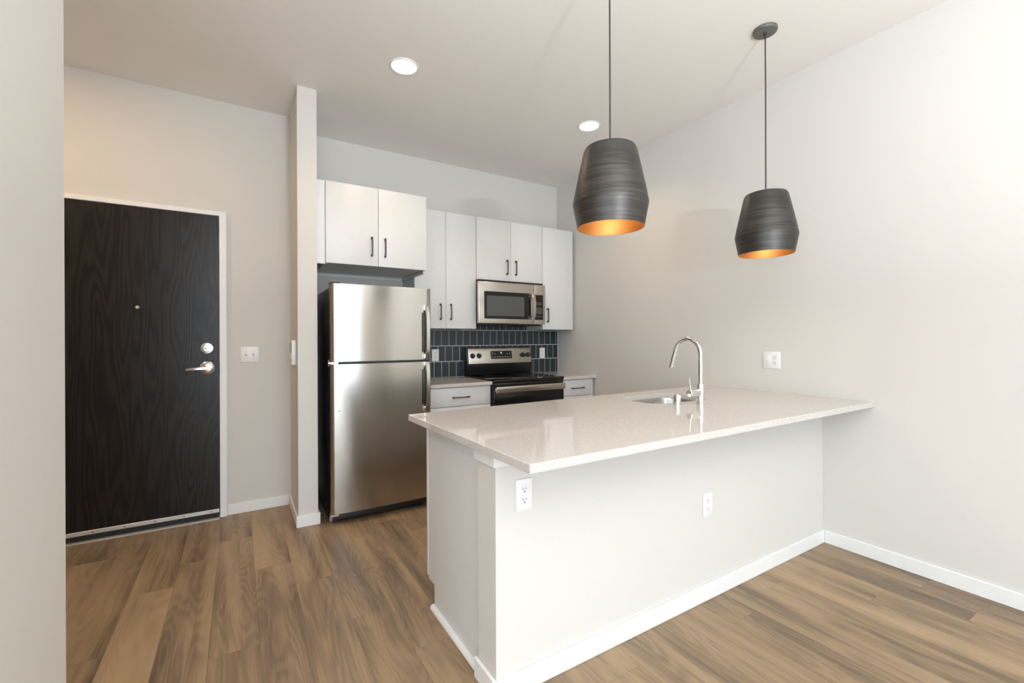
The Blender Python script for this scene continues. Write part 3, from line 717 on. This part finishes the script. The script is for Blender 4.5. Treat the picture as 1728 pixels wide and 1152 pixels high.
# ------------------------------------------------------------------ sink, faucet, button
sk = thing('kitchen_sink', 'stainless undermount sink set into the peninsula counter', 'sink', ((SX0 + SX1) / 2, (SY0 + SY1) / 2, 0.68))
b = bmesh.new(); loops = []
for grow, z, rr in ((0.014, 0.8832, 0.12), (-0.004, 0.8832, 0.108), (-0.008, 0.872, 0.106), (-0.012, 0.73, 0.104), (-0.020, 0.705, 0.10), (-0.045, 0.692, 0.09), (-0.12, 0.688, 0.05)):
    loops.append([b.verts.new((p[0], p[1], z)) for p in rrect(SX0 - grow, SX1 + grow, SY0 - grow, SY1 + grow, rr, 10)])
for A, B in zip(loops[:-1], loops[1:]):
    for i in range(len(A)): b.faces.new((A[i], A[(i + 1) % len(A)], B[(i + 1) % len(A)], B[i]))
b.faces.new(loops[-1][::-1])
bmesh.ops.recalc_face_normals(b, faces=b.faces[:])
for f_ in b.faces:
    if f_.normal.z < -0.3: pass
mb = MB(); mb._merge(b); bowl = mb.build('bowl', 'sink', sk)
sd = bowl.modifiers.new('sheet', 'SOLIDIFY'); sd.thickness = 0.0012; sd.offset = -1 if False else 1
MB().lathe([(0, 0.6905), (0.030, 0.6905), (0.036, 0.693), (0.044, 0.693), (0.045, 0.689)], ((SX0 + SX1) / 2, (SY0 + SY1) / 2, 0), 'Z', 32).build('drain', 'satin', sk)

fx, fy, fz0 = 2.281, 1.632, 0.9143
fa = thing('faucet', 'tall chrome gooseneck faucet behind the peninsula sink', 'faucet', (fx, fy, fz0))
MB().lathe([(0, 0), (0.0235, 0), (0.0235, 0.003), (0.0215, 0.005), (0.0215, 0.112), (0.019, 0.114), (0.0135, 0.115), (0, 0.115)], (fx, fy, fz0), 'Z', 36).build('body', 'chrome', fa)
R_ = 0.088; cz = 1.196; path = [(fx, fy, fz0 + 0.116), (fx, fy, 1.06), (fx, fy, 1.13), (fx, fy, cz)]
for i in range(1, 19):
    a = PI - (PI * 0.93) * i / 18
    path.append((fx, fy + R_ + R_ * math.cos(a), cz + R_ * 1.04 * math.sin(a)))
ly, lz = path[-1][1], path[-1][2]
dirn = Vector((0, path[-1][1] - path[-2][1], path[-1][2] - path[-2][2])).normalized()
path += [(fx, ly + dirn.y * 0.012, lz + dirn.z * 0.012)]
MB().tube(path, 0.0130, 20).build('spout', 'chrome', fa)
p0 = Vector(path[-1]) + dirn * 0.0006
MB().tube([p0, p0 + dirn * 0.010, p0 + dirn * 0.03, p0 + dirn * 0.098], [0.0132, 0.0140, 0.0140, 0.0132], 20).build('spray_head', 'chrome', fa)
hb = MB().lathe([(0, -0.108), (0.018, -0.108), (0.0205, -0.105), (0.0205, -0.022)], (fx, fy, 0.977), 'X', 28).build('handle_hub', 'chrome', fa)
MB().tube([(fx - 0.090, fy, 0.994), (fx - 0.097, fy, 1.03), (fx - 0.104, fy, 1.068)], [0.0055, 0.005, 0.0045], 12).build('lever', 'chrome', hb)
ab = thing('air_switch_button', 'short chrome button standing on the counter left of the faucet', 'button', (2.128, 1.674, fz0))
MB().lathe([(0, 0), (0.0225, 0), (0.0225, 0.004), (0.0195, 0.005), (0.0195, 0.050), (0.018, 0.053), (0, 0.053)], (2.128, 1.674, fz0), 'Z', 32).build('collar', 'chrome', ab)
MB().lathe([(0, 0.0535), (0.014, 0.0535), (0.014, 0.0560), (0.012, 0.058), (0, 0.058)], (2.128, 1.674, fz0), 'Z', 28).build('push_cap', 'satin', ab)

# ------------------------------------------------------------------ lamps
def pendant(label, x, y):
    t = thing('pendant_lamp', label, 'pendant lamp', (x, y, ZC), 'pendant lamps over the peninsula')
    zb, zw, zt = 1.766, 1.868, 2.108
    outer = [(0.1415, zb), (0.1435, zb + 0.012), (0.1590, zw - 0.008), (0.1600, zw), (0.1588, zw + 0.007), (0.1500, zw + 0.055), (0.1135, zt - 0.018), (0.1060, zt - 0.004), (0.096, zt), (0.012, zt + 0.003), (0.012, zt - 0.001)]
    inner = [(r - 0.004 if i < 8 else max(r - 0.004, 0.012), z if i == 0 else z - 0.003) for i, (r, z) in enumerate(outer[:9])] + [(0.012, zt - 0.003)]
    MB().lathe(outer, (x, y, 0), 'Z', 72).build('lamp_shade', 'pewter', t, smooth=20)
    MB().lathe([(0.1413, zb - 0.0005), (0.1385, zb - 0.0005)] + inner[1:], (x, y, 0), 'Z', 72).build('shade_lining', 'gold', t)
    MB().tube([(x, y, zt + 0.0032), (x + 0.001, y, zt + 0.3), (x, y - 0.001, zt + 0.6), (x, y, ZC - 0.022)], 0.0035, 10).build('cord', 'cord', t)
    cn = MB().lathe([(0, -0.020), (0.052, -0.020), (0.060, -0.017), (0.063, -0.010), (0.063, -0.0004)], (x, y, ZC), 'Z', 48).build('canopy', 'canopy', t)
    MB().lathe([(0, -0.034), (0.006, -0.034), (0.008, -0.030), (0.009, -0.0203)], (x, y, ZC), 'Z', 16).build('cord_grip', 'cord', cn)
    MB().lathe([(0, zt - 0.105), (0.016, zt - 0.105), (0.019, zt - 0.10), (0.020, zt - 0.0045)], (x, y, 0), 'Z', 24).build('socket', 'cord', t)
    MB().lathe([(0, zt - 0.205), (0.018, zt - 0.200), (0.029, zt - 0.182), (0.030, zt - 0.165), (0.022, zt - 0.135), (0.013, zt - 0.1055)], (x, y, 0), 'Z', 24).build('light_bulb', 'bulb', t)
    light('bulb_light', 'POINT', (0, 0, zt - 0.225 - ZC), PEND_W, (1.0, 0.78, 0.52), parent=t, shadow_soft_size=0.012)
    return t
pendant('dark pewter pendant lamp with gold lining, nearer one whose ceiling mount is out of view', 1.362, 1.411)
pendant('dark pewter pendant lamp with gold lining, farther one with its round ceiling mount visible', 2.556, 1.405)

def can(label, x, y, power, spread=125):
    t = thing('recessed_light', label, 'ceiling light', (x, y, ZC), 'recessed ceiling lights')
    MB().lathe([(0.090, -0.0004), (0.089, -0.006), (0.080, -0.008), (0.077, -0.005), (0.077, -0.0004)], (x, y, ZC), 'Z', 48).build('trim_ring', 'trim', t)
    MB().lathe([(0, -0.0045), (0.0768, -0.0045), (0.0768, -0.0006)], (x, y, ZC), 'Z', 48).build('lens', 'lens', t)
    light('downlight', 'AREA', (0, 0, -0.012), power, WARM, parent=t, shape='DISK', size=0.15, spread=math.radians(spread))
    return t
can('lit round recessed ceiling light above the refrigerator, nearer and larger in view', 0.908, 2.793, CAN_W)
can('lit round recessed ceiling light behind the near pendant, close to the right wall', 2.462, 2.792, CAN_W)
can('lit round recessed ceiling light in the entry hall behind the foreground wall', -1.15, 2.95, HALL_W, 180)

# uplighter added behind the camera as fill for the ceiling and walls
lx, ly = 0.55, -1.30
fl = thing('fill_uplighter', 'slim fill uplighter added behind the camera, out of view', 'floor lamp', (lx, ly, 0))
MB().lathe([(0, 0.0005), (0.15, 0.0005), (0.15, 0.012), (0.14, 0.02), (0.02, 0.028), (0, 0.028)], (lx, ly, 0), 'Z', 40).build('base', 'satin', fl)
MB().tube([(lx, ly, 0.0285), (lx, ly, 1.42)], 0.012, 16).build('pole', 'satin', fl)
MB().lathe([(0, 1.4205), (0.03, 1.4205), (0.11, 1.46), (0.165, 1.50), (0.162, 1.502), (0.106, 1.464), (0.03, 1.426), (0, 1.426)], (lx, ly, 0), 'Z', 48).build('lamp_shade', 'trim', fl)
light('fill_uplight', 'AREA', (0, 0, 1.498), FILL_W, (0.94, 0.975, 1.0), rot=(PI, 0, 0), parent=fl, shape='DISK', size=0.2)

for o in bpy.data.objects:
    if '_o' in o: del o['_o']
